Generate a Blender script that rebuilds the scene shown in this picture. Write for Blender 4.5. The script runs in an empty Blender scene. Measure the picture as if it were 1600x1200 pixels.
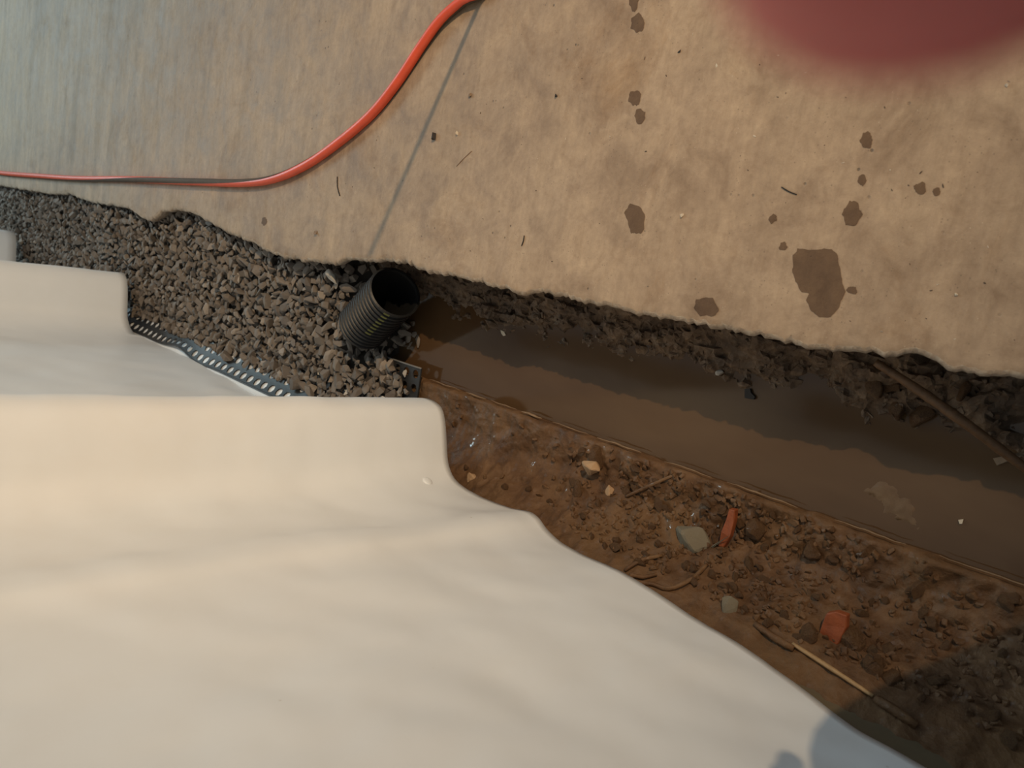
import bpy, bmesh, math, random
import numpy as np
from mathutils import Vector, Matrix, Euler, noise

random.seed(7)
S = bpy.context.scene
COL = S.collection
PI = math.pi

# ------------------------------------------------------------------ camera
# slab top is z = 0, the trench runs along Y, the lined wall is on -X.
F, CX, CY, H = 1200.0, 800.0, 600.0, 0.70
PITCH, AZ = math.radians(46.17), math.radians(12.84)
HD = Vector((-math.sin(AZ), math.cos(AZ), 0))
RT = Vector((math.cos(AZ), math.sin(AZ), 0))
FW = HD * math.cos(PITCH) - Vector((0, 0, math.sin(PITCH)))
UP = HD * math.sin(PITCH) + Vector((0, 0, math.cos(PITCH)))
CAM = Vector((0, 0, H))
cd = bpy.data.cameras.new('camera')
cam = bpy.data.objects.new('camera', cd)
COL.objects.link(cam)
m3 = Matrix((-UP, RT, -FW)).transposed()          # phone held upright, picture stored on its side
cam.matrix_world = Matrix.Translation(CAM) @ m3.to_4x4()
cd.sensor_width = 36; cd.lens = 27; cd.clip_start = 0.004; cd.clip_end = 60
cd.dof.use_dof = True; cd.dof.focus_distance = 0.95; cd.dof.aperture_fstop = 11.0
S.camera = cam

# ------------------------------------------------------------------ world, lamps, exposure
LAMP = Vector((1.55, -0.70, 1.60))
w = bpy.data.worlds.new('world'); S.world = w; w.use_nodes = True
bg = w.node_tree.nodes['Background']
bg.inputs[0].default_value = (0.82, 0.94, 1.0, 1); bg.inputs[1].default_value = 0.31
def light(name, kind, loc, power, color, target=None, **kw):
    d = bpy.data.lights.new(name, kind); d.energy = power; d.color = color
    for k, v in kw.items(): setattr(d, k, v)
    o = bpy.data.objects.new(name, d); COL.objects.link(o); o.location = loc
    if target is not None:
        o.rotation_euler = (Vector(target) - Vector(loc)).to_track_quat('-Z', 'Y').to_euler()
    return o
light('work_lamp_light', 'SPOT', LAMP, 192, (1.0, 0.72, 0.44), (-0.05, 1.24, 0.0), shadow_soft_size=0.012, spot_size=math.radians(58), spot_blend=1.0)
light('window_daylight', 'AREA', (1.0, 5.3, 1.9), 55, (0.70, 0.93, 1.0), (0.3, 2.4, 0), shape='RECTANGLE', size=1.6, size_y=0.9)
S.view_settings.view_transform = 'Standard'; S.view_settings.look = 'None'
S.view_settings.gamma = 1; S.view_settings.exposure = 0.0
S.view_settings.use_curve_mapping = False

# ------------------------------------------------------------------ helpers
def ray(x, y): return FW * F + RT * (CY - y) + UP * (CX - x)
def onz(x, y, z=0.0):
    d = ray(x, y); return CAM + d * ((z - H) / d.z)
def onx(x, y, X):
    d = ray(x, y); return CAM + d * (X / d.x)
def pxm(P): return F / ((Vector(P) - CAM).dot(FW))        # pixels per metre at a point

def mesh_obj(name, v, f, mat=None, parent=None, smooth=False):
    me = bpy.data.meshes.new(name); me.from_pydata([tuple(p) for p in v], [], f); me.update()
    if smooth: me.polygons.foreach_set('use_smooth', [True] * len(me.polygons))
    o = bpy.data.objects.new(name, me); COL.objects.link(o)
    if mat: me.materials.append(mat)
    if parent: o.parent = parent
    return o
def bm_obj(name, bm, mat=None, parent=None, smooth=False):
    me = bpy.data.meshes.new(name); bm.to_mesh(me); bm.free()
    if smooth: me.polygons.foreach_set('use_smooth', [True] * len(me.polygons))
    o = bpy.data.objects.new(name, me); COL.objects.link(o)
    if mat: me.materials.append(mat)
    if parent: o.parent = parent
    return o
def tag(o, label=None, cat=None, group=None, kind=None):
    if label: o['label'] = label
    if cat: o['category'] = cat
    if group: o['group'] = group
    if kind: o['kind'] = kind
    return o
def empty(name, loc):
    o = bpy.data.objects.new(name, None); COL.objects.link(o); o.location = loc
    o.empty_display_size = 0.02
    return o
def fbm(p, sc, oc=4): return noise.fractal(Vector(p) * sc, 0.8, 2.0, oc)
def grid_faces(n, m):
    return [(i * m + j, i * m + j + 1, (i + 1) * m + j + 1, (i + 1) * m + j) for i in range(n - 1) for j in range(m - 1)]
def catmull(pts, step):
    pts = [Vector(p) for p in pts]; out = []
    for i in range(len(pts) - 1):
        p0 = pts[max(i - 1, 0)]; p1 = pts[i]; p2 = pts[i + 1]; p3 = pts[min(i + 2, len(pts) - 1)]
        n = max(2, int((p2 - p1).length / step))
        for k in range(n):
            t = k / n
            out.append(0.5 * ((2 * p1) + (p2 - p0) * t + (2 * p0 - 5 * p1 + 4 * p2 - p3) * t * t + (3 * p1 - p0 - 3 * p2 + p3) * t ** 3))
    out.append(pts[-1]); return out
def lerp_tab(tab, x):
    if x <= tab[0][0]: return tab[0][1]
    for (a, b), (c, d) in zip(tab, tab[1:]):
        if x <= c: return b + (d - b) * (x - a) / (c - a)
    return tab[-1][1]
def tube(path, rad, sides=10, caps=True):
    """path: list of Vectors; rad: number or list -> verts, faces"""
    n = len(path); v = []; f = []
    up = Vector((0, 0, 1))
    for i, p in enumerate(path):
        t = (path[min(i + 1, n - 1)] - path[max(i - 1, 0)]).normalized()
        a = t.cross(up)
        if a.length < 1e-4: a = t.cross(Vector((1, 0, 0)))
        a.normalize(); b = a.cross(t)
        r = rad[i] if isinstance(rad, (list, tuple)) else rad
        for k in range(sides):
            q = 2 * PI * k / sides
            v.append(p + a * (r * math.cos(q)) + b * (r * math.sin(q)))
    for i in range(n - 1):
        for k in range(sides):
            k2 = (k + 1) % sides
            f.append((i * sides + k, i * sides + k2, (i + 1) * sides + k2, (i + 1) * sides + k))
    if caps:
        f.append(tuple(range(sides - 1, -1, -1))); f.append(tuple((n - 1) * sides + k for k in range(sides)))
    return v, f

# ------------------------------------------------------------------ materials
class NT:
    def __init__(s, name):
        s.m = bpy.data.materials.new(name); s.m.use_nodes = True
        s.t = s.m.node_tree; s.n = s.t.nodes; s.p = s.n['Principled BSDF']
        s.co = s.n.new('ShaderNodeTexCoord').outputs['Object']
    def new(s, k, **kw):
        o = s.n.new(k)
        for a, b in kw.items(): setattr(o, a, b)
        return o
    def put(s, sock, v):
        if v is None: return
        if isinstance(v, bpy.types.NodeSocket): s.t.links.new(v, sock)
        elif isinstance(v, (tuple, list)) and len(v) == 3 and sock.type == 'RGBA': sock.default_value = (*v, 1)
        else: sock.default_value = v
    def map(s, scale=(1, 1, 1), rot=(0, 0, 0)):
        o = s.new('ShaderNodeMapping'); s.put(o.inputs[0], s.co)
        o.inputs['Scale'].default_value = scale; o.inputs['Rotation'].default_value = rot
        return o.outputs[0]
    def noise(s, scale, detail=6, rough=0.6, vec=None, dist=0.0):
        o = s.new('ShaderNodeTexNoise'); s.put(o.inputs['Vector'], vec or s.co)
        o.inputs['Scale'].default_value = scale; o.inputs['Detail'].default_value = detail
        o.inputs['Roughness'].default_value = rough; o.inputs['Distortion'].default_value = dist
        return o.outputs['Fac']
    def voro(s, scale, feature='F1', out='Distance', vec=None, rnd=1.0):
        o = s.new('ShaderNodeTexVoronoi', feature=feature); s.put(o.inputs['Vector'], vec or s.co)
        o.inputs['Scale'].default_value = scale; o.inputs['Randomness'].default_value = rnd
        return o.outputs[out]
    def ramp(s, fac, stops):
        o = s.new('ShaderNodeValToRGB'); s.put(o.inputs[0], fac); e = o.color_ramp.elements
        while len(e) < len(stops): e.new(0.5)
        for k, (p, c) in zip(e, stops):
            k.position = p; k.color = (*c, 1) if isinstance(c, (tuple, list)) else (c, c, c, 1)
        return o.outputs[0]
    def mix(s, fac, a, b, mode='MIX'):
        o = s.new('ShaderNodeMix', data_type='RGBA', blend_type=mode)
        s.put(o.inputs[0], fac); s.put(o.inputs[6], a); s.put(o.inputs[7], b)
        return o.outputs[2]
    def math(s, op, a, b=None):
        o = s.new('ShaderNodeMath', operation=op); s.put(o.inputs[0], a)
        if b is not None: s.put(o.inputs[1], b)
        return o.outputs[0]
    def bump(s, h, strength, dist=0.002, normal=None):
        o = s.new('ShaderNodeBump'); s.put(o.inputs['Height'], h)
        o.inputs['Strength'].default_value = strength; o.inputs['Distance'].default_value = dist
        if normal: s.put(o.inputs['Normal'], normal)
        return o.outputs[0]
    def done(s, base=None, rough=None, normal=None, **kw):
        s.put(s.p.inputs['Base Color'], base); s.put(s.p.inputs['Roughness'], rough); s.put(s.p.inputs['Normal'], normal)
        for k, v in kw.items(): s.put(s.p.inputs[k.replace('_', ' ')], v)
        return s.m

def concrete(name, wet=0.0):
    t = NT(name)
    big = t.noise(2.2, 5, 0.6)
    mid = t.noise(14, 6, 0.65, dist=0.6)
    stk = t.noise(9, 6, 0.65, vec=t.map((0.35, 2.2, 1), (0, 0, 0.25)))
    fine = t.noise(120, 6, 0.7)
    c = t.ramp(big, [(0.30, (0.335, 0.243, 0.167)), (0.50, (0.405, 0.302, 0.212)), (0.70, (0.45, 0.343, 0.248))])
    c = t.mix(0.85, c, t.ramp(mid, [(0.28, (0.66, 0.60, 0.53)), (0.48, (0.98, 0.96, 0.93)), (0.70, (1.20, 1.20, 1.17))]), 'MULTIPLY')
    md2 = t.noise(42, 7, 0.72, dist=0.4)
    c = t.mix(0.6, c, t.ramp(md2, [(0.28, (0.70, 0.64, 0.58)), (0.5, (1.0, 0.99, 0.98)), (0.70, (1.18, 1.18, 1.16))]), 'MULTIPLY')
    sep = t.new('ShaderNodeSeparateXYZ'); t.put(sep.inputs[0], t.co)
    mr = t.new('ShaderNodeMapRange'); t.put(mr.inputs[0], sep.outputs[1]); mr.inputs[1].default_value = 0.9; mr.inputs[2].default_value = 2.0; mr.inputs[3].default_value = 0.22; mr.inputs[4].default_value = 0.85
    c = t.mix(mr.outputs[0], c, t.ramp(stk, [(0.32, (0.72, 0.72, 0.70)), (0.5, (0.98, 0.98, 0.98)), (0.66, (1.15, 1.15, 1.13))]), 'MULTIPLY')
    c = t.mix(0.35, c, t.ramp(fine, [(0.3, (0.75, 0.73, 0.70)), (0.6, (1.08, 1.08, 1.08))]), 'MULTIPLY')
    # rusty dirt blotches, small dark pits and pale specks lying in the finish
    dirt = t.ramp(t.noise(5.5, 7, 0.72, dist=0.8), [(0.53, 0.0), (0.68, 0.75)])
    c = t.mix(dirt, c, t.mix(1.0, c, (0.72, 0.62, 0.50), 'MULTIPLY'))
    pit = t.ramp(t.voro(62), [(0.06, 1.0), (0.11, 0.0)])
    gate = t.ramp(t.noise(11, 3), [(0.52, 0.0), (0.60, 1.0)])
    pitm = t.math('MULTIPLY', pit, gate)
    c = t.mix(t.math('MULTIPLY', pitm, 0.7), c, (0.10, 0.075, 0.05))
    fl1 = t.math('MULTIPLY', t.ramp(t.voro(210), [(0.10, 1.0), (0.17, 0.0)]), t.ramp(t.noise(23, 4, 0.7), [(0.50, 0.0), (0.56, 1.0)]))
    c = t.mix(t.math('MULTIPLY', fl1, 0.5), c, (0.13, 0.095, 0.065))
    fl2 = t.math('MULTIPLY', t.ramp(t.voro(175, vec=t.map((1, 1.3, 1), (0, 0, 0.8))), [(0.06, 1.0), (0.11, 0.0)]), t.ramp(t.noise(17, 4, 0.7), [(0.53, 0.0), (0.60, 1.0)]))
    c = t.mix(t.math('MULTIPLY', fl2, 0.6), c, (0.62, 0.52, 0.40))
    scr = t.ramp(t.noise(60, 5, 0.75, vec=t.map((0.25, 1.6, 1), (0, 0, 0.5))), [(0.30, (0.80, 0.77, 0.73)), (0.5, (1, 1, 1)), (0.72, (1.12, 1.12, 1.1))])
    c = t.mix(0.5, c, scr, 'MULTIPLY')
    if wet: c = t.mix(1.0, c, (0.36, 0.295, 0.235), 'MULTIPLY')
    h = t.math('ADD', t.math('MULTIPLY', mid, 0.4), t.math('MULTIPLY', fine, 0.35))
    h = t.math('SUBTRACT', h, t.math('MULTIPLY', pitm, 0.5))
    ro = t.ramp(mid, [(0.3, 0.58 + wet * 0.12), (0.7, 0.78)])
    return t.done(c, ro, t.bump(h, 0.55, 0.003))
M_SLAB = concrete('concrete'); M_STAIN = concrete('damp_concrete', 1.0)

def broken():
    t = NT('broken_concrete')
    n = t.noise(55, 7, 0.7); v = t.voro(70)
    c = t.ramp(n, [(0.3, (0.20, 0.15, 0.11)), (0.55, (0.36, 0.28, 0.21)), (0.7, (0.45, 0.37, 0.29))])
    return t.done(c, 0.85, t.bump(t.math('ADD', n, t.math('MULTIPLY', v, 0.5)), 0.8, 0.008))
M_BROKEN = broken()
def chipped():
    t = NT('chipped_concrete_rim'); n = t.noise(75, 7, 0.72); v = t.voro(150); b = t.noise(16, 5, 0.65)
    c = t.ramp(n, [(0.30, (0.27, 0.20, 0.14)), (0.50, (0.43, 0.335, 0.25)), (0.68, (0.56, 0.465, 0.36))])
    c = t.mix(0.6, c, t.ramp(b, [(0.35, (0.72, 0.68, 0.62)), (0.6, (1.1, 1.1, 1.08))]), 'MULTIPLY')
    return t.done(c, 0.85, t.bump(t.math('ADD', n, t.math('MULTIPLY', v, 0.5)), 0.8, 0.004))
M_CHIP = chipped()

def soil():
    t = NT('damp_soil')
    n = t.noise(38, 8, 0.7); b = t.noise(7, 4); v = t.voro(85)
    c = t.ramp(n, [(0.3, (0.045, 0.029, 0.018)), (0.52, (0.125, 0.084, 0.054)), (0.7, (0.22, 0.155, 0.10))])
    c = t.mix(t.ramp(b, [(0.4, 0.0), (0.62, 0.7)]), c, t.mix(1.0, c, (1.5, 1.4, 1.25), 'MULTIPLY'))
    return t.done(c, t.ramp(n, [(0.4, 0.75), (0.7, 0.45)]), t.bump(t.math('ADD', n, v), 0.9, 0.006))
M_SOIL = soil()

def mud(name='wet_mud', lift=1.0):
    t = NT(name)
    n = t.noise(26, 8, 0.68, dist=0.5); b = t.noise(6.5, 4, 0.6); f = t.noise(170, 5, 0.7); v = t.voro(110)
    c = t.ramp(n, [(0.28, (0.055 * lift, 0.028 * lift, 0.013 * lift)), (0.5, (0.128 * lift, 0.068 * lift, 0.033 * lift)), (0.72, (0.205 * lift, 0.120 * lift, 0.064 * lift))])
    c = t.mix(t.ramp(b, [(0.4, 0.0), (0.65, 0.6)]), c, (0.165 * lift, 0.094 * lift, 0.042 * lift))
    ro = t.ramp(t.noise(33, 5, 0.6), [(0.35, 0.42), (0.62, 0.75)])
    t.put(t.p.inputs['Coat Weight'], t.ramp(t.noise(105, 4, 0.6), [(0.57, 0.0), (0.66, 0.9)])); t.p.inputs['Coat Roughness'].default_value = 0.10
    t.p.inputs['Specular IOR Level'].default_value = 0.30
    h = t.math('ADD', t.math('MULTIPLY', n, 0.8), t.math('ADD', t.math('MULTIPLY', f, 0.25), t.math('MULTIPLY', v, 0.3)))
    return t.done(c, ro, t.bump(h, 0.75, 0.006))
M_MUD = mud()
M_CLOD = mud('mud_coated_stone', 1.15)

def water():
    t = NT('muddy_water')
    b = t.noise(5, 4, 0.55, vec=t.map((1.6, 0.5, 1)))
    c = t.ramp(b, [(0.3, (0.070, 0.037, 0.017)), (0.6, (0.105, 0.060, 0.029)), (0.75, (0.13, 0.080, 0.041))])
    return t.done(c, 0.09, t.bump(t.noise(14, 2, 0.4), 0.05, 0.004), Specular_IOR_Level=0.42)
M_WATER = water()

def stone(name, dark, mid, light, sat=0.25):
    t = NT(name)
    oi = t.new('ShaderNodeObjectInfo').outputs['Random']; gi = t.new('ShaderNodeNewGeometry').outputs['Random Per Island']
    r = t.math('FRACT', t.math('ADD', oi, gi))
    c = t.ramp(r, [(0.0, dark), (0.5, mid), (0.86, mid), (1.0, light)])
    n = t.noise(150, 6, 0.7)
    c = t.mix(0.6, c, t.ramp(n, [(0.3, (0.70, 0.68, 0.66)), (0.65, (1.15, 1.14, 1.12))]), 'MULTIPLY')
    return t.done(c, 0.78, t.bump(n, 0.45, 0.002))
M_GRAVEL = stone('crushed_stone', (0.12, 0.10, 0.083), (0.205, 0.174, 0.145), (0.33, 0.285, 0.24))
M_PALE = stone('pale_stone', (0.42, 0.38, 0.33), (0.46, 0.42, 0.37), (0.5, 0.46, 0.40))
M_TAN = stone('tan_stone', (0.46, 0.30, 0.17), (0.50, 0.33, 0.19), (0.54, 0.36, 0.22))
M_GREEN = stone('olive_grey_stone', (0.20, 0.175, 0.125), (0.22, 0.19, 0.135), (0.24, 0.20, 0.15))

def flat(name, col, rough=0.6, sc=60, amt=0.35, bump=0.2, **kw):
    t = NT(name); n = t.noise(sc, 6, 0.65)
    c = t.mix(amt, col, t.ramp(n, [(0.3, (0.55, 0.55, 0.55)), (0.65, (1.25, 1.25, 1.25))]), 'MULTIPLY')
    return t.done(c, rough, t.bump(n, bump, 0.002), **kw)
M_BASE = flat('gravel_dust', (0.05, 0.042, 0.035), 0.95)
M_BLACK = flat('black_plastic', (0.014, 0.0145, 0.015), 0.45, 90, 0.4, 0.05, Specular_IOR_Level=0.35)
M_GREYPL = flat('grey_plastic', (0.032, 0.033, 0.035), 0.45, 90, 0.4, 0.05, Specular_IOR_Level=0.35)
M_EDGE = flat('pale_grey_highlight', (0.20, 0.20, 0.20), 0.4)  # pale grey: a painted highlight on the strip's rim, plain colour on the stake
M_YEL = flat('yellow_green_print', (0.15, 0.145, 0.03), 0.6, 200, 0.5)
M_CORD = flat('orange_cord_jacket', (0.78, 0.095, 0.035), 0.42, 40, 0.25, 0.05)
M_CORDG = flat('grey_cord_stripe', (0.10, 0.075, 0.055), 0.75, 40, 0.3, 0.05, Specular_IOR_Level=0.2)
M_BRICK = flat('orange_brick', (0.26, 0.066, 0.020), 0.6, 90, 0.6, 0.6)
M_WOOD = flat('wet_wood', (0.16, 0.085, 0.04), 0.55, 120, 0.6, 0.5)
M_LATH = flat('split_wood', (0.42, 0.27, 0.13), 0.55, 120, 0.5, 0.5)
M_SLIVER = flat('pale_sliver', (0.25, 0.165, 0.095), 0.45, 120, 0.5, 0.4)
M_DARK = flat('dark_crumb', (0.02, 0.015, 0.012), 0.7)
M_WHITE = flat('pale_chip', (0.62, 0.54, 0.42), 0.7)
M_WALL = flat('damp_foundation_wall', (0.16, 0.125, 0.075), 0.7, 12, 0.6, 0.4)
M_FOOT = flat('footing_concrete', (0.13, 0.085, 0.05), 0.6, 20, 0.6, 0.4)

def sheet_mat():
    t = NT('white_liner')
    b = t.noise(2.2, 5, 0.6); m = t.noise(14, 6, 0.65); f = t.noise(60, 4)
    c = t.ramp(b, [(0.32, (0.82, 0.865, 0.90)), (0.55, (0.86, 0.90, 0.925)), (0.72, (0.85, 0.865, 0.865))])
    c = t.mix(0.25, c, t.ramp(m, [(0.3, (0.93, 0.915, 0.885)), (0.6, (1.0, 1.0, 1.0))]), 'MULTIPLY')
    spk = t.math('MULTIPLY', t.ramp(t.voro(34), [(0.03, 1.0), (0.055, 0.0)]), t.ramp(t.noise(5, 3), [(0.58, 0.0), (0.62, 0.5)]))
    c = t.mix(spk, c, (0.35, 0.28, 0.20))
    return t.done(c, 0.42, t.bump(t.math('ADD', m, t.math('MULTIPLY', f, 0.3)), 0.12, 0.003))
M_SHEET = sheet_mat()
M_BACK = flat('liner_black_backing', (0.02, 0.02, 0.022), 0.5)

# ------------------------------------------------------------------ the slab
EDGE = [(0,290),(40,297),(75,303),(105,303),(140,316),(200,325),(215,338),(235,345),(250,332),(275,328),(300,333),(330,350),
 (350,362),(390,378),(420,395),(450,404),(480,409),(520,413),(545,406),(575,408),(600,408),(630,410),(650,420),(680,428),(720,433),
 (760,445),(790,452),(810,462),(850,456),(880,465),(920,475),(960,481),(1000,492),(1040,498),(1080,505),(1120,515),(1160,522),
 (1200,527),(1240,540),(1290,548),(1350,552),(1390,555),(1430,553),(1460,566),(1500,582),(1540,586),(1600,590)]
ep = [onz(x, y, 0) for x, y in EDGE]                        # from far (large Y) to near
ep = [(p.x, p.y) for p in ep]
far = [(-0.02 + 0.012 * math.sin(i * 2.1), ep[0][1] + (9 - i) * 0.45) for i in range(0, 9)]
near = [(-0.022 + 0.008 * math.sin(i * 1.7), ep[-1][1] - 0.07 * (i + 1)) for i in range(0, 30)]
ep = far + ep + near
pts = []
for (x0, y0), (x1, y1) in zip(ep, ep[1:]):
    L = math.hypot(x1 - x0, y1 - y0)
    st = 0.0045 if y0 < 1.6 else 0.011
    n = max(1, int(L / st))
    for k in range(n):
        t = k / n; pts.append((x0 + (x1 - x0) * t, y0 + (y1 - y0) * t))
pts.append(ep[-1])
v = []
offs = [0.0, 0.0018, 0.005, 0.011, 0.028, 0.05, 0.10, 0.25, 0.6, 1.4, 4.5]
m = len(offs) + 3
for (x, y) in pts:
    j = 0.0032 * fbm((x, y, 0), 60, 4) + 0.0030 * fbm((x, y, 3), 170, 3)
    chip = max(0.0, fbm((x, y * 1.0, 9), 22, 3))               # stretches where the rim has crumbled more
    xe = x + j
    v.append((xe + 0.05 + 0.01 * fbm((x, y, 5), 20), y, -0.095))
    v.append((xe + 0.022 + 0.012 * fbm((x, y, 6), 30), y, -0.05))
    v.append((xe + 0.003, y, -0.016 - 0.006 * chip))
    for i, o in enumerate(offs):
        dz = 0
        if i == 0: dz = -0.0045 - 0.006 * chip + 0.0022 * fbm((x, y, 1), 120)
        elif i == 1: dz = -0.0014 - 0.0045 * chip + 0.0018 * fbm((x, y, 2), 150)
        elif i == 2: dz = -0.0002 - 0.0028 * chip + 0.0010 * fbm((x, y, 4), 150)
        elif i == 3: dz = -0.0012 * chip
        v.append((xe + o if i < 7 else (x * (1 - i / 11) + o), y, min(0, dz) if i else dz))
fl = mesh_obj('floor', v, grid_faces(len(pts), m), M_SLAB, smooth=True)
fl.data.materials.append(M_BROKEN); fl.data.materials.append(M_CHIP)
mi = []
for i in range(len(pts) - 1):
    for j in range(m - 1): mi.append(1 if j < 3 else (2 if j < 5 else 0))
fl.data.polygons.foreach_set('material_index', mi)
tag(fl, 'tan grey concrete basement floor with a jagged broken edge along the trench', kind='structure')

# damp drips soaked into the slab: irregular thin films
def stain(outline, jag=0.0015):
    c = sum((Vector(p) for p in outline), Vector()) / len(outline)
    o3 = []
    n = len(outline)
    for i in range(n):
        a, b = Vector(outline[i]), Vector(outline[(i + 1) % n])
        k = max(2, int((b - a).length / 0.0022))
        for q in range(k):
            p = a.lerp(b, q / k); d = (p - c).normalized()
            o3.append(p + d * (jag * fbm(p, 160, 4)))
    vv = [(c.x, c.y, 0.0005)] + [(p.x, p.y, 0.0003) for p in o3]
    ff = [(0, i + 1, (i + 1) % len(o3) + 1) for i in range(len(o3))]
    o = mesh_obj('damp_stain', vv, ff, M_STAIN, fl)
    return o
def ell(x, y, w_, h_, rot=0, seed=0):
    rnd = random.Random(seed + x * 7 + y)
    out = []
    for k in range(14):
        a = 2 * PI * k / 14; r = rnd.uniform(0.82, 1.12)
        dx, dy = w_ / 2 * r * math.cos(a), h_ / 2 * r * math.sin(a)
        out.append(onz(x + dx * math.cos(rot) - dy * math.sin(rot), y + dx * math.sin(rot) + dy * math.cos(rot), 0))
    return out
big = [(1238,425),(1240,400),(1246,388),(1262,390),(1278,391),(1284,388),(1300,388),(1310,400),(1313,425),(1320,455),(1312,480),(1298,495),
       (1280,495),(1268,485),(1260,468),(1268,458),(1252,457),(1243,440)]
stain([onz(x, y, 0) for x, y in big])
for a in [(990,0,16,34),(996,36,20,32),(992,153,20,24),(1000,181,17,24),(993,341,32,50,-0.2),(1224,383,12,13),(1207,342,14,15),(1331,335,28,40),
          (1354,219,19,28),(1438,295,20,18),(1463,299,13,12),(1331,454,17,13),(1104,480,40,30,0.3),(413,346,9,14),(1347,282,12,18),
          (1118,44,54,40,0.3)][:-1]:
    stain(ell(*a))

# ------------------------------------------------------------------ trench: bank under the slab, water, mud shelf, wall
def bank():
    ys = np.concatenate([np.arange(-0.9, 0.0, 0.02), np.arange(0.0, 1.25, 0.0042), np.arange(1.25, 5.0, 0.03)])
    us = np.linspace(0, 1, 42); vv = []
    for y in ys:
        y = float(y)
        fade = 0.35 if y > 1.05 else 1.0
        for u in us:
            x = 0.055 - 0.185 * u
            z = -0.045 - 0.09 * u ** 1.15
            p = (x, y, z)
            d = 0.020 * fbm(p, 16, 5) + 0.008 * fbm(p, 60, 4) - 0.010 * max(0, 0.35 - noise.cell(Vector(p) * 70) * 0.5)
            hole = max(0, fbm((x * 1.5, y, 2), 11, 3) - 0.25)
            vv.append((x + 0.35 * d, y + 0.004 * fbm(p, 70, 2), min(z + (d - 0.03 * hole) * fade, -0.02)))
    o = mesh_obj('trench_bank', vv, grid_faces(len(ys), len(us)), M_SOIL, smooth=False)
    tag(o, 'rough dark soil bank sloping from under the broken slab edge', kind='structure')
bank()
WZ = -0.115
def water_obj():
    n, k = 60, 12; vv = []
    for i in range(n):
        y = -0.9 + 2.1 * i / (n - 1)
        for j in range(k):
            x = -0.235 + 0.215 * j / (k - 1); vv.append((x, y, WZ + 0.0006 * fbm((x, y, 0), 6, 2)))
    o = mesh_obj('trench_water', vv, grid_faces(n, k), M_WATER, smooth=True)
    tag(o, 'still muddy brown water standing in the trench', kind='structure')
water_obj()
def mud_height(x, y):
    p = (x, y, 0.0)
    u = min(1.06, (-0.205 - x) / 0.13)
    rise = 0.055 + 0.045 * min(1, max(0, (0.75 - y) / 0.5))
    z = -0.101 + rise * max(0, u - 0.40) ** 1.5 * 2.15 + 0.006 * fbm(p, 9, 3)
    rough = 0.35 + 0.65 * min(1, max(0, fbm((x, y, 7), 5, 2) + 0.45 + 0.5 * max(0, u - 0.3) - (0.35 if y > 0.62 else 0)))
    z += rough * (0.007 * fbm(p, 38, 4) + 0.004 * fbm(p, 95, 3))
    return z
def mud_obj():
    ys = np.concatenate([np.arange(-0.9, 0.0, 0.02), np.arange(0.0, 1.02, 0.0036)]); us = np.linspace(0, 1, 44); vv = []
    for y in ys:
        y = float(y)
        e = 0.0018 * fbm((0, y, 4), 30, 3)
        for i, u in enumerate(us):
            x = -0.206 + e - 0.135 * float(u); z = mud_height(x, y)
            if i == 0: z = -0.135
            elif i == 1: z = min(z, -0.108) + 0.002
            vv.append((x, y, z))
    o = mesh_obj('mud_shelf', vv, grid_faces(len(ys), len(us)), M_MUD, smooth=True)
    tag(o, 'wet brown mud covering the footing between water and wall', kind='structure')
mud_obj()
def box(name, a, b, mat):
    x0, y0, z0 = a; x1, y1, z1 = b
    vv = [(x0,y0,z0),(x1,y0,z0),(x1,y1,z0),(x0,y1,z0),(x0,y0,z1),(x1,y0,z1),(x1,y1,z1),(x0,y1,z1)]
    return mesh_obj(name, vv, [(0,3,2,1),(4,5,6,7),(0,1,5,4),(1,2,6,5),(2,3,7,6),(3,0,4,7)], mat)
tag(box('wall_left', (-0.62, -2.5, -0.3), (-0.338, 7.3, 2.3), M_WALL), 'damp olive brown foundation wall behind the white liner', kind='structure')
def toe(x): return lerp_tab([(-0.32, 0.93), (-0.245, 0.970), (-0.215, 1.0), (-0.19, 1.045), (-0.165, 1.02), (-0.15, 1.005), (-0.125, 1.03), (-0.10, 1.06), (0.0, 1.08)], x)   # foot of the gravel heap
def bed_z(x, y):
    z = -0.052 + 0.010 * fbm((x, y, 0), 5, 2) + 0.012 * min(1, max(0, (y - 1.2) / 1.2))
    yl = toe(x)
    z += 0.022 * min(1, max(0, (x + 0.16) / 0.10)) * min(1, max(0, (y - 1.08) / 0.12))
    z -= 0.030 * min(1, max(0, (-0.235 - x) / 0.05)) * min(1, max(0, (y - 1.15) / 0.1))
    z -= 0.050 * min(1, max(0, (yl + 0.07 - y) / 0.07))
    return z
vv = []
ys = np.arange(0.9, 7.3, 0.04); xs = np.linspace(-0.34, 0.03, 16)
for y in ys:
    for x in xs: vv.append((float(x), float(y), bed_z(float(x), float(y)) - 0.022))
o = mesh_obj('gravel_base', vv, grid_faces(len(ys), len(xs)), M_BASE, smooth=True)
tag(o, 'dark dusty stone fines beneath the gravel', kind='structure')

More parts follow.
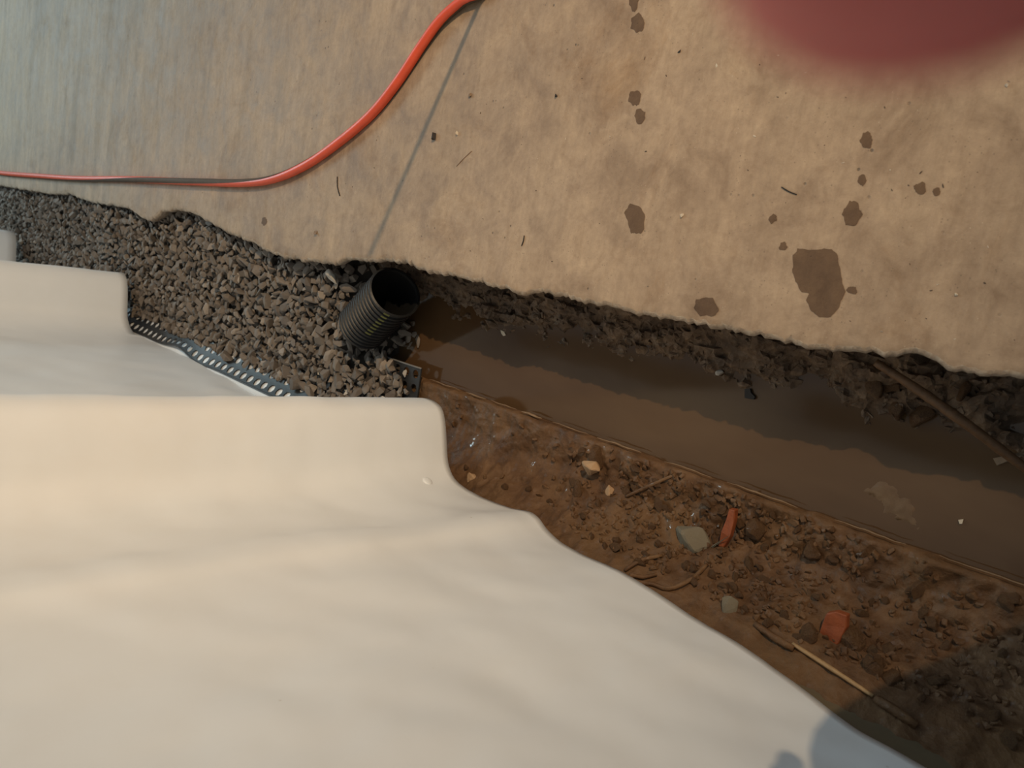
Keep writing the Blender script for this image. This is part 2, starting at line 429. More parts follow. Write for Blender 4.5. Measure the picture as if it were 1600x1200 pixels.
# pale line where the footing edge meets the water: a thin strip, broken into pale segments as its faint highlights
def strip():
    bm = bmesh.new()
    segs = [(1.0, 0.955, .0013), (0.935, 0.86, .0016), (0.845, 0.80, .0026), (0.79, 0.735, .0014), (0.725, 0.685, .0034), (0.665, 0.60, .0013), (0.585, 0.515, .0022), (0.48, 0.415, .0014), (0.395, 0.31, .0020), (0.27, 0.20, .0016), (0.17, 0.05, .0014)]
    vv, ff = [], []
    for a, b, r in segs:
        n = 14; path = []
        for i in range(n + 1):
            y = a + (b - a) * i / n
            path.append(Vector((-0.2052 + 0.0018 * fbm((0, y, 4), 30, 3), y, -0.1035 + 0.0012 * fbm((0, y, 1), 25, 2))))
        rr = [r * 0.60 * (0.25 + 0.55 * math.sin(PI * min(1, max(0.02, i / n)))) * (1 + 0.4 * fbm((0, path[i].y, 8), 40, 2)) for i in range(n + 1)]
        tv, tf = tube(path, rr, 6); o_ = len(vv); vv += tv; ff += [tuple(k + o_ for k in q) for q in tf]
    return mesh_obj('edge_strip', vv, ff, M_SLIVER)
tag(strip(), 'thin wood strip with broken pale highlights built in along the edge of the muddy water', 'wood strip')

# ------------------------------------------------------------------ white wall liner: overlapping hanging panels
def panel(profile, zb, ztop, label, lean, step=0.006, seed=0, name='wall_liner', zstep=0.010, wr=1.0):
    prof = catmull([Vector((x, y, 0)) for x, y in profile], step)
    n = len(prof); zs = int((ztop + 0.03) / zstep)
    nor = []
    for i in range(n):
        t = (prof[min(i + 1, n - 1)] - prof[max(i - 1, 0)]).normalized(); nor.append(Vector((-t.y, t.x, 0)))
    vv = []
    for i, p in enumerate(prof):
        b = zb(p.y, i / (n - 1))
        for k in range(zs + 1):
            u = k / zs; z = b + (ztop - b) * u
            y = p.y + lean(p.y, z)
            flatness = min(1, max(0, (-0.285 - p.x) / 0.03))
            q = Vector((seed, y * 0.9 + 0.55 * z, z * 1.5 - 0.8 * y))
            d = 0.0065 * noise.fractal(q * 3.2, 0.9, 2.0, 3) * flatness
            rd = 1 - abs(noise.noise(Vector((seed + 3, y * 2.2 + 1.6 * z, (z * 1.1 - 1.9 * y) * 1.2)) ) * 2)
            d += 0.0045 * max(0, rd - 0.55) * flatness * wr
            d += 0.0013 * noise.fractal(Vector((seed + 9, y, z)) * 14, 0.9, 2.0, 3)
            if p.x < -0.30: d = max(d, -0.004)
            c = prof[i] + nor[i] * d
            vv.append((max(c.x, -0.333), c.y + (y - p.y), z))
    o = mesh_obj(name, vv, grid_faces(n, zs + 1), M_SHEET, smooth=True)
    o.data.materials.append(M_BACK)
    md = o.modifiers.new('thickness', 'SOLIDIFY'); md.thickness = 0.0014; md.offset = 0; md.use_rim = True
    md.material_offset = 0
    tag(o, label, 'plastic sheet', 'white liner panels hung along the wall')
    return o
ZB1 = [(-1, 0.075), (0.106, 0.067), (0.156, 0.060), (0.218, 0.040), (0.254, 0.029), (0.329, 0.016), (0.417, 0.001), (0.556, -0.018), (0.61, -0.028), (0.70, -0.026), (0.9, -0.030)]
P1 = [(-0.318, 0.925), (-0.285, 0.915), (-0.245, 0.893), (-0.222, 0.868), (-0.214, 0.840), (-0.220, 0.812), (-0.240, 0.798), (-0.264, 0.789), (-0.292, 0.779), (-0.311, 0.760), (-0.319, 0.730),
      (-0.321, 0.690), (-0.318, 0.650), (-0.311, 0.618), (-0.312, 0.597), (-0.321, 0.568), (-0.323, 0.50), (-0.321, 0.35), (-0.323, 0.2), (-0.321, 0.0), (-0.323, -0.4), (-0.323, -1.2)]
liner1 = panel(P1, lambda y, s: lerp_tab(ZB1, y), 1.25, 'large near white plastic wall liner with a wavy lower edge over the mud',
      lambda y, z: (0.055 if y > 0.78 else 0.16 - 0.135 * max(0, y - 0.0)) * 0 + (z + 0.03) * (0.085 if y > 0.5 else 0.085 * max(0, y) / 0.5), seed=1)
def bulge(yt, xt, yn, tail):
    return [(-0.325, yt + 0.10), (-0.29, yt + 0.085), (xt - 0.03, yt + 0.045), (xt, yt + 0.012), (xt - 0.003, yt - 0.016), (xt - 0.025, yt - 0.034), (xt - 0.07, yt - 0.045), (-0.285, yt - 0.052),
            (-0.315, yt - 0.02 - 0.07), (-0.325, yt - 0.17), (-0.322, yt - 0.35), (-0.326, yt - 0.55), (-0.323, yt - 0.8), (-0.327, tail)]
liner2 = panel(bulge(2.04, -0.182, 0, 0.93), lambda y, s: -0.012 if y > 1.93 else -0.060, 1.25, 'middle white plastic wall liner whose lower edge tucks behind the black perforated strip',
      lambda y, z: (z + 0.03) * 0.06, step=0.012, seed=4, zstep=0.018, wr=1.6)
liner3 = panel(bulge(3.02, -0.168, 0, 2.13), lambda y, s: -0.0 if y > 2.9 else -0.060, 1.25, 'farthest white plastic wall liner fold at the left edge of the gravel',
      lambda y, z: (z + 0.03) * 0.06, step=0.02, seed=6, zstep=0.03)
# the hem of the middle panels is tucked out under the perforated strip
for ln, y0, y1 in ((liner2, 0.93, 2.1), (liner3, 2.1, 3.1)):
    vv = []; N = 60
    for i in range(N):
        y = y0 + (y1 - y0) * i / (N - 1)
        for j in range(6):
            u = j / 5; xx = -0.3255 + 0.075 * u; q = (-0.256 - xx) / 0.060; vv.append((xx, y, -0.0695 + 0.026 * q + 0.014 * q * abs(q) + (0.022 * min(1, max(0, (y - 1.98) / 0.2)) * max(0, q))))
    hm = mesh_obj('tucked_hem', vv, grid_faces(N, 6), M_SHEET, ln, True)
    md = hm.modifiers.new('thickness', 'SOLIDIFY'); md.thickness = 0.0014
# a fixing pin showing as a round button through the near panel
pp = onx(668, 752, -0.3085)
bm = bmesh.new(); bmesh.ops.create_uvsphere(bm, u_segments=16, v_segments=8, radius=0.0075)
for q in bm.verts: q.co.z *= 0.35
pin = bm_obj('fixing_pin', bm, M_SHEET, liner1, True)
PINPX = (668, 752)

# ------------------------------------------------------------------ black perforated drain strip (L profile)
def perforated(P, nu, nv, r, name, mat, parent, thick=0.0018):
    """P(u,v)->Vector over nu x nv cells, one eight-sided hole in each"""
    verts, faces, idx = [], [], {}
    def vert(a, b):
        k = (round(a, 4), round(b, 4))
        if k not in idx: idx[k] = len(verts); verts.append(P(a, b))
        return idx[k]
    for i in range(nu):
        for j in range(nv):
            ring = [vert(i + a, j + b) for a, b in [(0.5,0),(1,0),(1,0.5),(1,1),(0.5,1),(0,1),(0,0.5),(0,0)]]
            hole = []
            for k in range(8):
                an = -PI / 2 + k * PI / 4
                hole.append(vert(i + 0.5 + r * math.cos(an), j + 0.5 + r * math.sin(an)))
            for k in range(8):
                k2 = (k + 1) % 8; faces.append((ring[k], ring[k2], hole[k2], hole[k]))
    o = mesh_obj(name, verts, faces, mat, parent)
    md = o.modifiers.new('thickness', 'SOLIDIFY'); md.thickness = thick; md.offset = 0
    return o
ds = empty('drain_strip', (-0.30, 0.945, -0.095))
tag(ds, 'black perforated plastic drain strip bent along the wall base beside the gravel', 'drain strip')
OX = Vector(ds.location)
PY = 0.0285
def Pw(a, b):
    y = 0.945 + a * PY; u = b / 3
    k = 0.012 * math.exp(-((y - 1.72) / 0.06) ** 2) - 0.004 * math.exp(-((y - 1.60) / 0.05) ** 2)
    fl_ = min(1, max(0, (y - 1.98) / 0.2))
    x = -0.256 - (0.0600 - k) * u
    z = -0.066 + 0.026 * u + 0.014 * u * u + 0.022 * fl_ * u
    return Vector((x, y, z)) - OX
perforated(Pw, 84, 3, 0.34, 'wall_leg', M_BLACK, ds)
vv, ff = tube([Pw(a, 3) for a in range(0, 85)], 0.0019, 6); mesh_obj('top_rim', vv, ff, M_GREYPL, ds, True)
def Pb(a, b):
    y = 0.945 + a * 0.0235; x = -0.190 - b * 0.0232
    return Vector((x, y, -0.0935 + 0.0015 * math.sin(a * 0.6))) - OX
perforated(Pb, 20, 5, 0.31, 'base_leg', M_GREYPL, ds, 0.0025)
vv, ff = tube([Pb(a, 0) + Vector((0, 0, 0.001)) for a in range(0, 21)], 0.0016, 6); mesh_obj('outer_rim', vv, ff, M_EDGE, ds, True)  # outer rim coloured pale to stand for its edge highlight

# ------------------------------------------------------------------ corrugated drain pipe
def pipe():
    Mo = onz(617, 457, 0.0) ; 
    A = (CAM - Mo).normalized()
    Mo = CAM - A * 1.205                                  # mouth centre
    Ba = CAM + ray(583, 493).normalized() * 1.275         # lower end, sunk among the stones
    ax = (Mo - Ba).normalized(); L = (Mo - Ba).length
    root = empty('drain_pipe', Ba)
    tag(root, 'black corrugated drain pipe standing tilted in the gravel with its mouth open', 'pipe')
    e1 = ax.cross(Vector((0, 0, 1))).normalized(); e2 = e1.cross(ax).normalized()
    R = 0.0425; pitch = 0.0104; n = 40
    prof = []; s = -0.045
    while s < L - 0.004:
        prof += [(s, R - 0.0030), (s + pitch * 0.16, R - 0.0030), (s + pitch * 0.30, R), (s + pitch * 0.70, R), (s + pitch * 0.84, R - 0.0030)]
        s += pitch
    prof += [(L - 0.0035, R - 0.001), (L - 0.001, R + 0.0002), (L, R - 0.0010), (L, R - 0.0032), (L - 0.004, R - 0.0045), (L - 0.05, R - 0.0055), (-0.045, R - 0.0055), (-0.045, 0.001)]
    vv = []
    for s, r in prof:
        for k in range(n):
            a = 2 * PI * k / n; vv.append(ax * s + (e1 * math.cos(a) + e2 * math.sin(a)) * r)
    ff = [(i * n + k, i * n + (k + 1) % n, (i + 1) * n + (k + 1) % n, (i + 1) * n + k) for i in range(len(prof) - 1) for k in range(n)]
    mesh_obj('corrugated_tube', vv, ff, M_BLACK, root, False)
    # printed stripe on the rib crests, towards the mud side of the pipe
    tgt = (CAM + ray(606, 493).normalized() * 1.17) - Mo
    a0 = math.atan2(tgt.dot(e2), tgt.dot(e1))
    s = -0.045 + pitch * 0
    while s < L - 0.004:
        if s > 0.0:
            w_ = 0.115; vv = []
            for q in (s + pitch * 0.28, s + pitch * 0.72):
                for a in (a0 - w_, a0, a0 + w_): vv.append(ax * q + (e1 * math.cos(a) + e2 * math.sin(a)) * (R + 0.0005))
            mesh_obj('stripe_mark', vv, [(0, 1, 4, 3), (1, 2, 5, 4)], M_YEL, root)
        s += pitch
    return Mo, Ba
PIPE_M, PIPE_B = pipe()

# ------------------------------------------------------------------ stones
def stone_mesh(name, seed, n=11, sq=(1, 0.75, 0.55), mat=None):
    rnd = random.Random(seed); bm = bmesh.new()
    for k in range(n):
        d = Vector((rnd.gauss(0, 1), rnd.gauss(0, 1), rnd.gauss(0, 1))).normalized() * rnd.uniform(0.42, 0.55)
        bm.verts.new((d.x * sq[0], d.y * sq[1], d.z * sq[2]))
    bmesh.ops.convex_hull(bm, input=bm.verts)
    bmesh.ops.delete(bm, geom=[q for q in bm.verts if not q.link_faces], context='VERTS')
    me = bpy.data.meshes.new(name); bm.to_mesh(me); bm.free()
    if mat: me.materials.append(mat)
    return me
SHAPES = [stone_mesh('crushed_stone', 100 + i, random.Random(i).choice([10, 12, 14]), random.Random(i + 50).choice([(1, .75, .55), (1, .62, .5), (1, .85, .7), (1.1, .6, .35)]), M_GRAVEL) for i in range(14)]
def excluded(x, y, z, r):
    # keep stones out of the pipe
    a = PIPE_M - PIPE_B; t = max(0, min(1.0, (Vector((x, y, z)) - PIPE_B).dot(a) / a.length_squared))
    if (Vector((x, y, z)) - (PIPE_B + a * t)).length < 0.045 + r * 0.35: return True
    return False
def slab_x(y):
    best = min(pts, key=lambda q: abs(q[1] - y)); return best[0]
sx_tab = [slab_x(0.8 + i * 0.02) for i in range(330)]
def place_gravel():
    rnd = random.Random(11); out = []
    y = 0.93
    cell = {}
    tries = 0
    def ok(x, y, r, lay):
        k = (int(x / 0.03), int(y / 0.03), lay)
        for dx in (-1, 0, 1):
            for dy in (-1, 0, 1):
                for (a, b, c) in cell.get((k[0] + dx, k[1] + dy, lay), ()):
                    if (a - x) ** 2 + (b - y) ** 2 < (0.62 * (r + c)) ** 2: return False
        cell.setdefault(k, []).append((x, y, r)); return True
    for lay, cnt in ((0, 13000), (1, 32000)):
        for _ in range(cnt):
            y = 0.94 + 4.6 * rnd.random() ** 1.45; x = rnd.uniform(-0.307, 0.03)
            sx = sx_tab[max(0, min(329, int((y - 0.8) / 0.02)))]
            if x > sx + 0.02: continue
            yl = toe(x) + 0.015 * fbm((x, y, 0), 30, 2)
            if y < yl - (0.012 if lay else 0.02): continue
            s = rnd.choice([0.012, 0.015, 0.019, 0.023, 0.027, 0.017, 0.021]) * rnd.uniform(0.85, 1.15)
            if not ok(x, y, s / 2, lay): continue
            z = bed_z(x, y) + (-0.012 if lay == 0 else 0.001) + rnd.uniform(-0.004, 0.004)
            if y < yl + 0.05 and x < -0.185: z = max(z, -0.088 + s * 0.3)
            if x > sx - 0.006: z = min(z, -0.021 - s * 0.45)
            if x < -0.284 and y > 1.16: continue
            if x < -0.245 and y > 1.1: q = max(0, (-0.256 - x) / 0.06); z = max(z, -0.066 + 0.026 * q + 0.014 * q * q + s * 0.28)
            if excluded(x, y, z, s): continue
            out.append((y, x, z, s, rnd.randrange(len(SHAPES)), (rnd.uniform(-.7, .7), rnd.uniform(-.7, .7), rnd.uniform(0, 6.28)), lay))
    return out
gr = place_gravel()
top = sorted([g for g in gr if g[6] == 1 and g[0] < 3.6])
ind = set(id(g) for g in top[:300])
vv, ff = [], []
for g in gr:
    y, x, z, s, k, rot, lay = g
    if id(g) in ind:
        o = bpy.data.objects.new('gravel_stone', SHAPES[k]); COL.objects.link(o)
        o.location = (x, y, z); o.rotation_euler = rot; o.scale = (s * 1.25,) * 3
        tag(o, 'small angular brown grey stone at the near end of the gravel bed', 'stone', 'gravel stones at the near end of the bed')
    else:
        M = Matrix.Translation((x, y, z)) @ Euler(rot).to_matrix().to_4x4() @ Matrix.Scale(s * 1.25, 4)
        o_ = len(vv); me = SHAPES[k]
        vv += [M @ q.co for q in me.vertices]; ff += [tuple(a + o_ for a in p.vertices) for p in me.polygons]
o = mesh_obj('gravel_bed', vv, ff, M_GRAVEL)
tag(o, 'brown grey crushed gravel filling the trench beyond the nearest stones', 'gravel', kind='stuff')

def rough_mesh(me, seed):
    bm = bmesh.new(); bm.from_mesh(me)
    bmesh.ops.bevel(bm, geom=list(bm.edges), offset=0.035, segments=1, affect='EDGES')
    bmesh.ops.triangulate(bm, faces=bm.faces)
    bmesh.ops.subdivide_edges(bm, edges=[e for e in bm.edges if e.calc_length() > 0.16], cuts=1, use_grid_fill=False)
    bmesh.ops.triangulate(bm, faces=bm.faces)
    for q in bm.verts: q.co += q.co.normalized() * (0.035 * fbm(q.co + Vector((seed, 0, 0)), 4.5, 3) + 0.012 * fbm(q.co, 14, 2))
    bm.to_mesh(me); bm.free(); return me
def rock(name, px, size, z, label, cat, mat, seed, sq=(1, .75, .55), rot=(0, 0, 0), n=14, group=None, loc=None):
    me = rough_mesh(stone_mesh(name, seed, n, sq, mat), seed)
    o = bpy.data.objects.new(name, me); COL.objects.link(o)
    o.location = loc if loc is not None else onz(px[0], px[1], z); o.rotation_euler = rot; o.scale = (size,) * 3
    tag(o, label, cat, group); return o
def pix_rot(x, y, x2, y2, z):
    a, b = onz(x, y, z), onz(x2, y2, z); return math.atan2(b.y - a.y, b.x - a.x)
rock('pale_stone', (322, 413), 0.016, -0.03, 'small whitish pebble lying on the dark gravel', 'stone', M_PALE, 1)
rock('long_pale_stone', (371, 432), 0.034, -0.032, 'long pale beige stone lying on the gravel', 'stone', M_PALE, 2, (1.1, .45, .4), (0, 0, pix_rot(365, 418, 376, 446, 0)))
rock('upright_stone', (517, 432), 0.034, -0.028, 'long light grey stone near the slab edge left of the pipe', 'stone', M_PALE, 3, (1.1, .5, .4), (0, 0.3, pix_rot(512, 418, 522, 446, 0)))
rock('pale_stone', (633, 584), 0.015, -0.088, 'white stone lodged in a hole of the grey perforated strip', 'stone', M_PALE, 5)
rock('rim_stone', (588, 608), 0.027, -0.072, 'rounded beige stone resting against the white liner beside the perforated strip', 'stone', M_GRAVEL, 9, (1, .8, .7), n=24)
rock('pipe_stone', (554, 522), 0.026, -0.052, 'light brown stone leaning on the lower end of the black pipe', 'stone', M_GRAVEL, 12, (1, .8, .7), n=16)
rock('pipe_stone', (580, 538), 0.03, -0.065, 'flat brown stone under the lower end of the black pipe', 'stone', M_GRAVEL, 13, (1.1, .6, .4), (0, 0, 1.2), n=16)

# ------------------------------------------------------------------ things lying in the mud
def mz(px, lift=0.0):
    P = onz(px[0], px[1], -0.095)
    for _ in range(12): P = P.lerp(onz(px[0], px[1], mud_height(P.x, P.y) + lift), 0.6)
    return P
def on_mud(P): return abs(P.z - mud_height(P.x, P.y)) < 0.003 and -0.316 < P.x < -0.213 and P.z < lerp_tab(ZB1, P.y) - 0.006
rock('tan_stone', None, 0.036, 0, 'light tan angular stone standing out of the brown mud', 'stone', M_TAN, 31, (.8, 1, .85), (0.2, 0.3, 0.5), 10, loc=mz((922, 733), 0.010))
rock('mud_stone', None, 0.034, 0, 'reddish brown stone behind the tan stone in the mud', 'stone', M_CLOD, 32, (1, .8, .6), (0, 0, 0.4), 14, loc=mz((932, 716), 0.003))
rock('mud_stone', None, 0.030, 0, 'flat dark oval stone just below the tan stone', 'stone', M_CLOD, 33, (1.15, .65, .4), (0, 0, pix_rot(900, 785, 905, 748, -.09)), 24, loc=mz((902, 767), 0.004))
rock('mud_stone', None, 0.017, 0, 'small ochre pebble to the right of the tan stone', 'stone', M_TAN, 34, (1, .9, .7), loc=mz((953, 767), 0.001))
rock('mud_stone', None, 0.022, 0, 'pale crusted stone by the fold of the near liner', 'stone', M_TAN, 35, (1, .9, .6), n=20, loc=mz((737, 747), 0.0))
rock('green_grey_rock', None, 0.058, 0, 'large olive grey rock beside the narrow orange brick shard', 'stone', M_GREEN, 41, (1, .72, .5), (0.2, -0.1, pix_rot(1052, 825, 1112, 855, -.09)), 16, loc=mz((1083, 840), 0.010))
rock('mud_stone', None, 0.03, 0, 'rounded brown stone to the right of the narrow orange shard', 'stone', M_CLOD, 43, (1, .8, .6), n=20, loc=mz((1180, 828), 0.004))
rock('mud_stone', None, 0.034, 0, 'dark rounded stone touching the wide orange brick chip', 'stone', M_CLOD, 44, (1, .9, .6), n=20, loc=mz((1330, 1003), 0.003))
rock('mud_stone', None, 0.03, 0, 'dark brown stone to the left of the wide orange brick chip', 'stone', M_CLOD, 45, (1, .7, .5), n=20, loc=mz((1263, 993), 0.003))
rock('mud_stone', None, 0.026, 0, 'round muddy stone below and right of the wide orange brick chip', 'stone', M_CLOD, 46, (1, .9, .7), n=22, loc=mz((1365, 1040), 0.004))
rock('mud_stone', None, 0.022, 0, 'pale muddy pebble at the rim of the dark shadow', 'stone', M_CLOD, 47, (1, .8, .7), n=22, loc=mz((1393, 1060), 0.004))
rock('mud_stone', None, 0.030, 0, 'flat slate coloured stone in the mud below the orange shard', 'stone', M_GREEN, 48, (1, .8, .3), (0.3, 0.2, 0.4), 10, loc=mz((1142, 948), 0.006))
rock('mud_stone', None, 0.026, 0, 'grey half buried stone in the mud at the water side', 'stone', M_CLOD, 49, (1, .9, .6), n=18, loc=mz((1270, 862), 0.002))

def shard(name, poly, z, thick, label, cat, mat, lift):
    zc = sum((mz(p, lift).z for p in poly)) / len(poly); ps = [onz(p[0], p[1], zc) for p in poly]; c = sum(ps, Vector()) / len(ps); ps = [Vector((p.x - c.x, p.y - c.y, 0)) for p in ps]
    bm = bmesh.new(); rnd = random.Random(len(poly))
    a = [bm.verts.new((p.x, p.y, thick / 2 + rnd.uniform(-.0015, .0015))) for p in ps]; b = [bm.verts.new((p.x * 1.06, p.y * 1.06, -thick / 2)) for p in ps]
    bm.faces.new(a); bm.faces.new(b[::-1])
    for i in range(len(a)):
        k = (i + 1) % len(a); bm.faces.new((a[i], b[i], b[k], a[k]))
    bmesh.ops.recalc_face_normals(bm, faces=bm.faces)
    bmesh.ops.bevel(bm, geom=list(bm.edges), offset=0.0008, segments=1, affect='EDGES')
    bmesh.ops.triangulate(bm, faces=[f for f in bm.faces if len(f.verts) > 4])
    o = bm_obj(name, bm, mat); o.location = c; tag(o, label, cat); return o
shard('brick_shard', [(1141,795),(1151,797),(1149,815),(1143,838),(1132,855),(1124,853),(1131,830),(1136,812)], 0, 0.008, 'narrow curved orange brick shard stuck in the mud beside the olive grey rock', 'brick shard', M_BRICK, 0.010)
shard('brick_chip', [(1293,958),(1308,955),(1325,961),(1324,980),(1312,1005),(1300,1010),(1283,1012),(1270,1020),(1278,1000),(1286,975)], 0, 0.007, 'wide orange red brick chip lying in the mud near the lath', 'brick chip', M_BRICK, 0.007)

def stick(name, path, rad, label, cat, mat, sides=7):
    pth = catmull(path, 0.006); n = len(pth)
    c = pth[n // 2].copy(); pth = [p - c for p in pth]
    rr = [rad * (0.65 + 0.35 * math.sin(PI * (0.12 + 0.76 * i / max(1, n - 1)))) * (1 + 0.15 * noise.noise(Vector((i * 0.7, rad * 900, 0)))) for i in range(n)]
    tv, tf = tube(pth, rr, sides); o = mesh_obj(name, tv, tf, mat, None, True); o.location = c; tag(o, label, cat); return o
stick('lath', [mz((1238, 1006), .009), mz((1300, 1046), .010), mz((1364, 1088), .009)], 0.0026, 'thin pale split wooden lath lying below the wide orange chip', 'stick', M_LATH, 4)
stick('muddy_stick', [mz((1180, 975), .004), mz((1215, 1000), .005), mz((1240, 1013), .005)], 0.004, 'short dark muddy stick left of the pale lath', 'stick', M_CLOD)
stick('muddy_stick', [mz((1368, 1092), .004), mz((1400, 1112), .004), mz((1432, 1134), .002)], 0.005, 'dark wet stick in the shadow at the end of the pale lath', 'stick', M_CLOD)
stick('root', [mz((976, 892), .004), mz((1000, 876), .008), mz((1034, 868), .004)], 0.0026, 'thin brown root arching beside the liner edge, upper of two', 'root', M_CLOD)
stick('root', [mz((1026, 897), .004), mz((1004, 902), .007), mz((985, 898), .008), mz((990, 908), .008), mz((1020, 913), .006), mz((1046, 920), .006), mz((1080, 905), .007), mz((1105, 882), .003)], 0.0027, 'brown root bent in a hook below the olive grey rock', 'root', M_CLOD)
stick('muddy_stick', [mz((978, 776), .001), mz((1020, 757), .003), mz((1056, 741), .001)], 0.0024, 'straight muddy stick reaching the water edge near the tan stone', 'stick', M_CLOD)
stick('bank_stick', [onz(1368, 566, -.035), onz(1430, 606, -.050), onz(1500, 655, -.065), onz(1560, 700, -.085), onz(1640, 760, -.112)], 0.0048, 'brown wooden stick slanting from under the slab edge into the water', 'stick', M_WOOD)

# clods: the larger ones singly, the fine crumbs as one mass
CL = [stone_mesh('mud_clod', 300 + i, 16, random.Random(i).choice([(1, .8, .6), (1, .65, .5), (1.1, .7, .35)]), M_CLOD) for i in range(8)]
rnd = random.Random(5)
def clod_density(px, py):
    d = 0.25
    d += 1.0 * math.exp(-(((px - 1030) / 130) ** 2 + ((py - 800) / 60) ** 2))
    d += 1.0 * math.exp(-(((px - 1130) / 120) ** 2 + ((py - 930) / 60) ** 2))
    d += 0.8 * math.exp(-(((px - 950) / 90) ** 2 + ((py - 850) / 40) ** 2))
    d += 0.6 * math.exp(-(((px - 1330) / 120) ** 2 + ((py - 1040) / 70) ** 2))
    d += 0.5 * math.exp(-(((px - 1230) / 120) ** 2 + ((py - 810) / 40) ** 2))
    if px < 860: d *= 0.4
    return min(1, d)
singles = 0; tries = 0
while singles < 90 and tries < 4000:
    tries += 1
    px, py = rnd.uniform(720, 1590), rnd.uniform(620, 1190)
    P = mz((px, py))
    if not (on_mud(P) and P.y > 0.03): continue
    if rnd.random() > clod_density(px, py) * 0.8: continue
    s = rnd.uniform(0.010, 0.019)
    o = bpy.data.objects.new('mud_clod', CL[rnd.randrange(8)]); COL.objects.link(o)
    o.location = P + Vector((0, 0, s * 0.18)); o.rotation_euler = (rnd.uniform(-.5, .5), rnd.uniform(-.5, .5), rnd.uniform(0, 6.28)); o.scale = (s,) * 3
    tag(o, 'small brown mud coated clod on the wet mud between water and liner', 'clod', 'clods on the muddy footing'); singles += 1
vv, ff = [], []
cnt = 0; tries = 0
while cnt < 950 and tries < 30000:
    tries += 1
    px, py = rnd.uniform(700, 1600), rnd.uniform(620, 1200); P = mz((px, py))
    if not (on_mud(P) and P.y > -0.05): continue
    if rnd.random() > clod_density(px, py) ** 1.2: continue
    s = rnd.uniform(0.004, 0.012); cnt += 1
    M = Matrix.Translation(P + Vector((0, 0, s * 0.15))) @ Euler((rnd.uniform(-.7, .7), rnd.uniform(-.7, .7), rnd.uniform(0, 6.28))).to_matrix().to_4x4() @ Matrix.Scale(s, 4)
    me = CL[rnd.randrange(8)]; o_ = len(vv); vv += [M @ q.co for q in me.vertices]; ff += [tuple(a + o_ for a in p.vertices) for p in me.polygons]
o = mesh_obj('mud_crumbs', vv, ff, M_MUD); tag(o, 'fine brown mud crumbs and grit strewn over the wet footing', 'mud', kind='stuff')
# rubble on the bank
vv, ff = [], []
BK = [stone_mesh('bank_stone', 400 + i, 13, random.Random(i).choice([(1, .8, .6), (1, .65, .5)]), M_SOIL) for i in range(6)]
dg = bpy.context.evaluated_depsgraph_get(); dg.update()
bank_o = bpy.data.objects['trench_bank']
def bank_hit(x, y):
    h = bank_o.ray_cast(Vector((x, y, -0.001)), Vector((0, 0, -1))); return h[1].z if h[0] else None
for _ in range(900):
    y = rnd.uniform(0.0, 1.06); x = rnd.uniform(-0.105, 0.0)
    z = bank_hit(x, y)
    if z is None or z < WZ - 0.004: continue
    s = rnd.uniform(0.004, 0.013)
    M = Matrix.Translation((x, y, z)) @ Euler((rnd.uniform(-.7, .7), rnd.uniform(-.7, .7), rnd.uniform(0, 6.28))).to_matrix().to_4x4() @ Matrix.Scale(s, 4)
    me = BK[rnd.randrange(6)]; o_ = len(vv); vv += [M @ q.co for q in me.vertices]; ff += [tuple(a + o_ for a in p.vertices) for p in me.polygons]
o = mesh_obj('bank_rubble', vv, ff, M_SOIL); tag(o, 'dark soil crumbs and rubble clinging to the bank under the slab', 'rubble', kind='stuff')
def bank_rock(px, size, label, seed, mat=M_CLOD, sq=(1, .8, .6)):
    P = onz(px[0], px[1], -0.07)
    for _ in range(3):
        z = bank_hit(P.x, P.y); P = onz(px[0], px[1], z if z is not None else -0.08)
    rock('bank_stone', None, size, 0, label, 'stone', mat, seed, sq, (0.2, 0.1, seed), 14, loc=P + Vector((0, 0, size * .15)))
bank_rock((1372, 607), 0.032, 'grey brown stone on the bank left of the slanting stick', 51)
bank_rock((1395, 606), 0.022, 'smaller stone wedged between bank stone and slanting stick', 52)
bank_rock((1445, 650), 0.034, 'flat brown stone at the waterline below the slanting stick', 53)
bank_rock((1405, 640), 0.024, 'dark stone at the waterline left of the flat brown one', 54)
bank_rock((1125, 582), 0.013, 'light pebble at the foot of the bank by the water', 55, M_PALE)
bank_rock((1512, 612), 0.024, 'grey stone on the bank right of the slanting stick', 56)

# bits floating on or poking out of the water
def chip(name, poly, z, thick, label, cat, mat):
    ps = [onz(x, y, z) for x, y in poly]; c = sum(ps, Vector()) / len(ps)
    bm = bmesh.new()
    a = [bm.verts.new((p.x - c.x, p.y - c.y, thick)) for p in ps]; b = [bm.verts.new((p.x - c.x, p.y - c.y, 0)) for p in ps]
    bm.faces.new(a); bm.faces.new(b[::-1])
    for i in range(len(a)): k = (i + 1) % len(a); bm.faces.new((a[i], b[i], b[k], a[k]))
    bmesh.ops.recalc_face_normals(bm, faces=bm.faces)
    o = bm_obj(name, bm, mat); o.location = c; return tag(o, label, cat)
chip('leaf_scrap', [(783,516),(788,518),(791,524),(787,525),(784,521)], WZ, 0.0012, 'tiny pale scrap floating on the dark water near the pipe', 'scrap', M_WHITE)
chip('plastic_scrap', [(1166,608),(1174,607),(1176,614),(1182,620),(1180,624),(1166,622)], WZ, 0.004, 'small black scrap sticking out of the water', 'scrap', M_DARK)
chip('leaf_scrap', [(1552,716),(1562,714),(1574,712),(1576,720),(1566,724),(1558,727)], WZ, 0.0015, 'pale crumpled scrap floating by the end of the slanting stick', 'scrap', M_SLIVER)
chip('pale_chip', [(1498,812),(1506,811),(1504,818),(1500,818)], WZ, 0.002, 'tiny white chip floating on the water at the right', 'chip', M_WHITE)
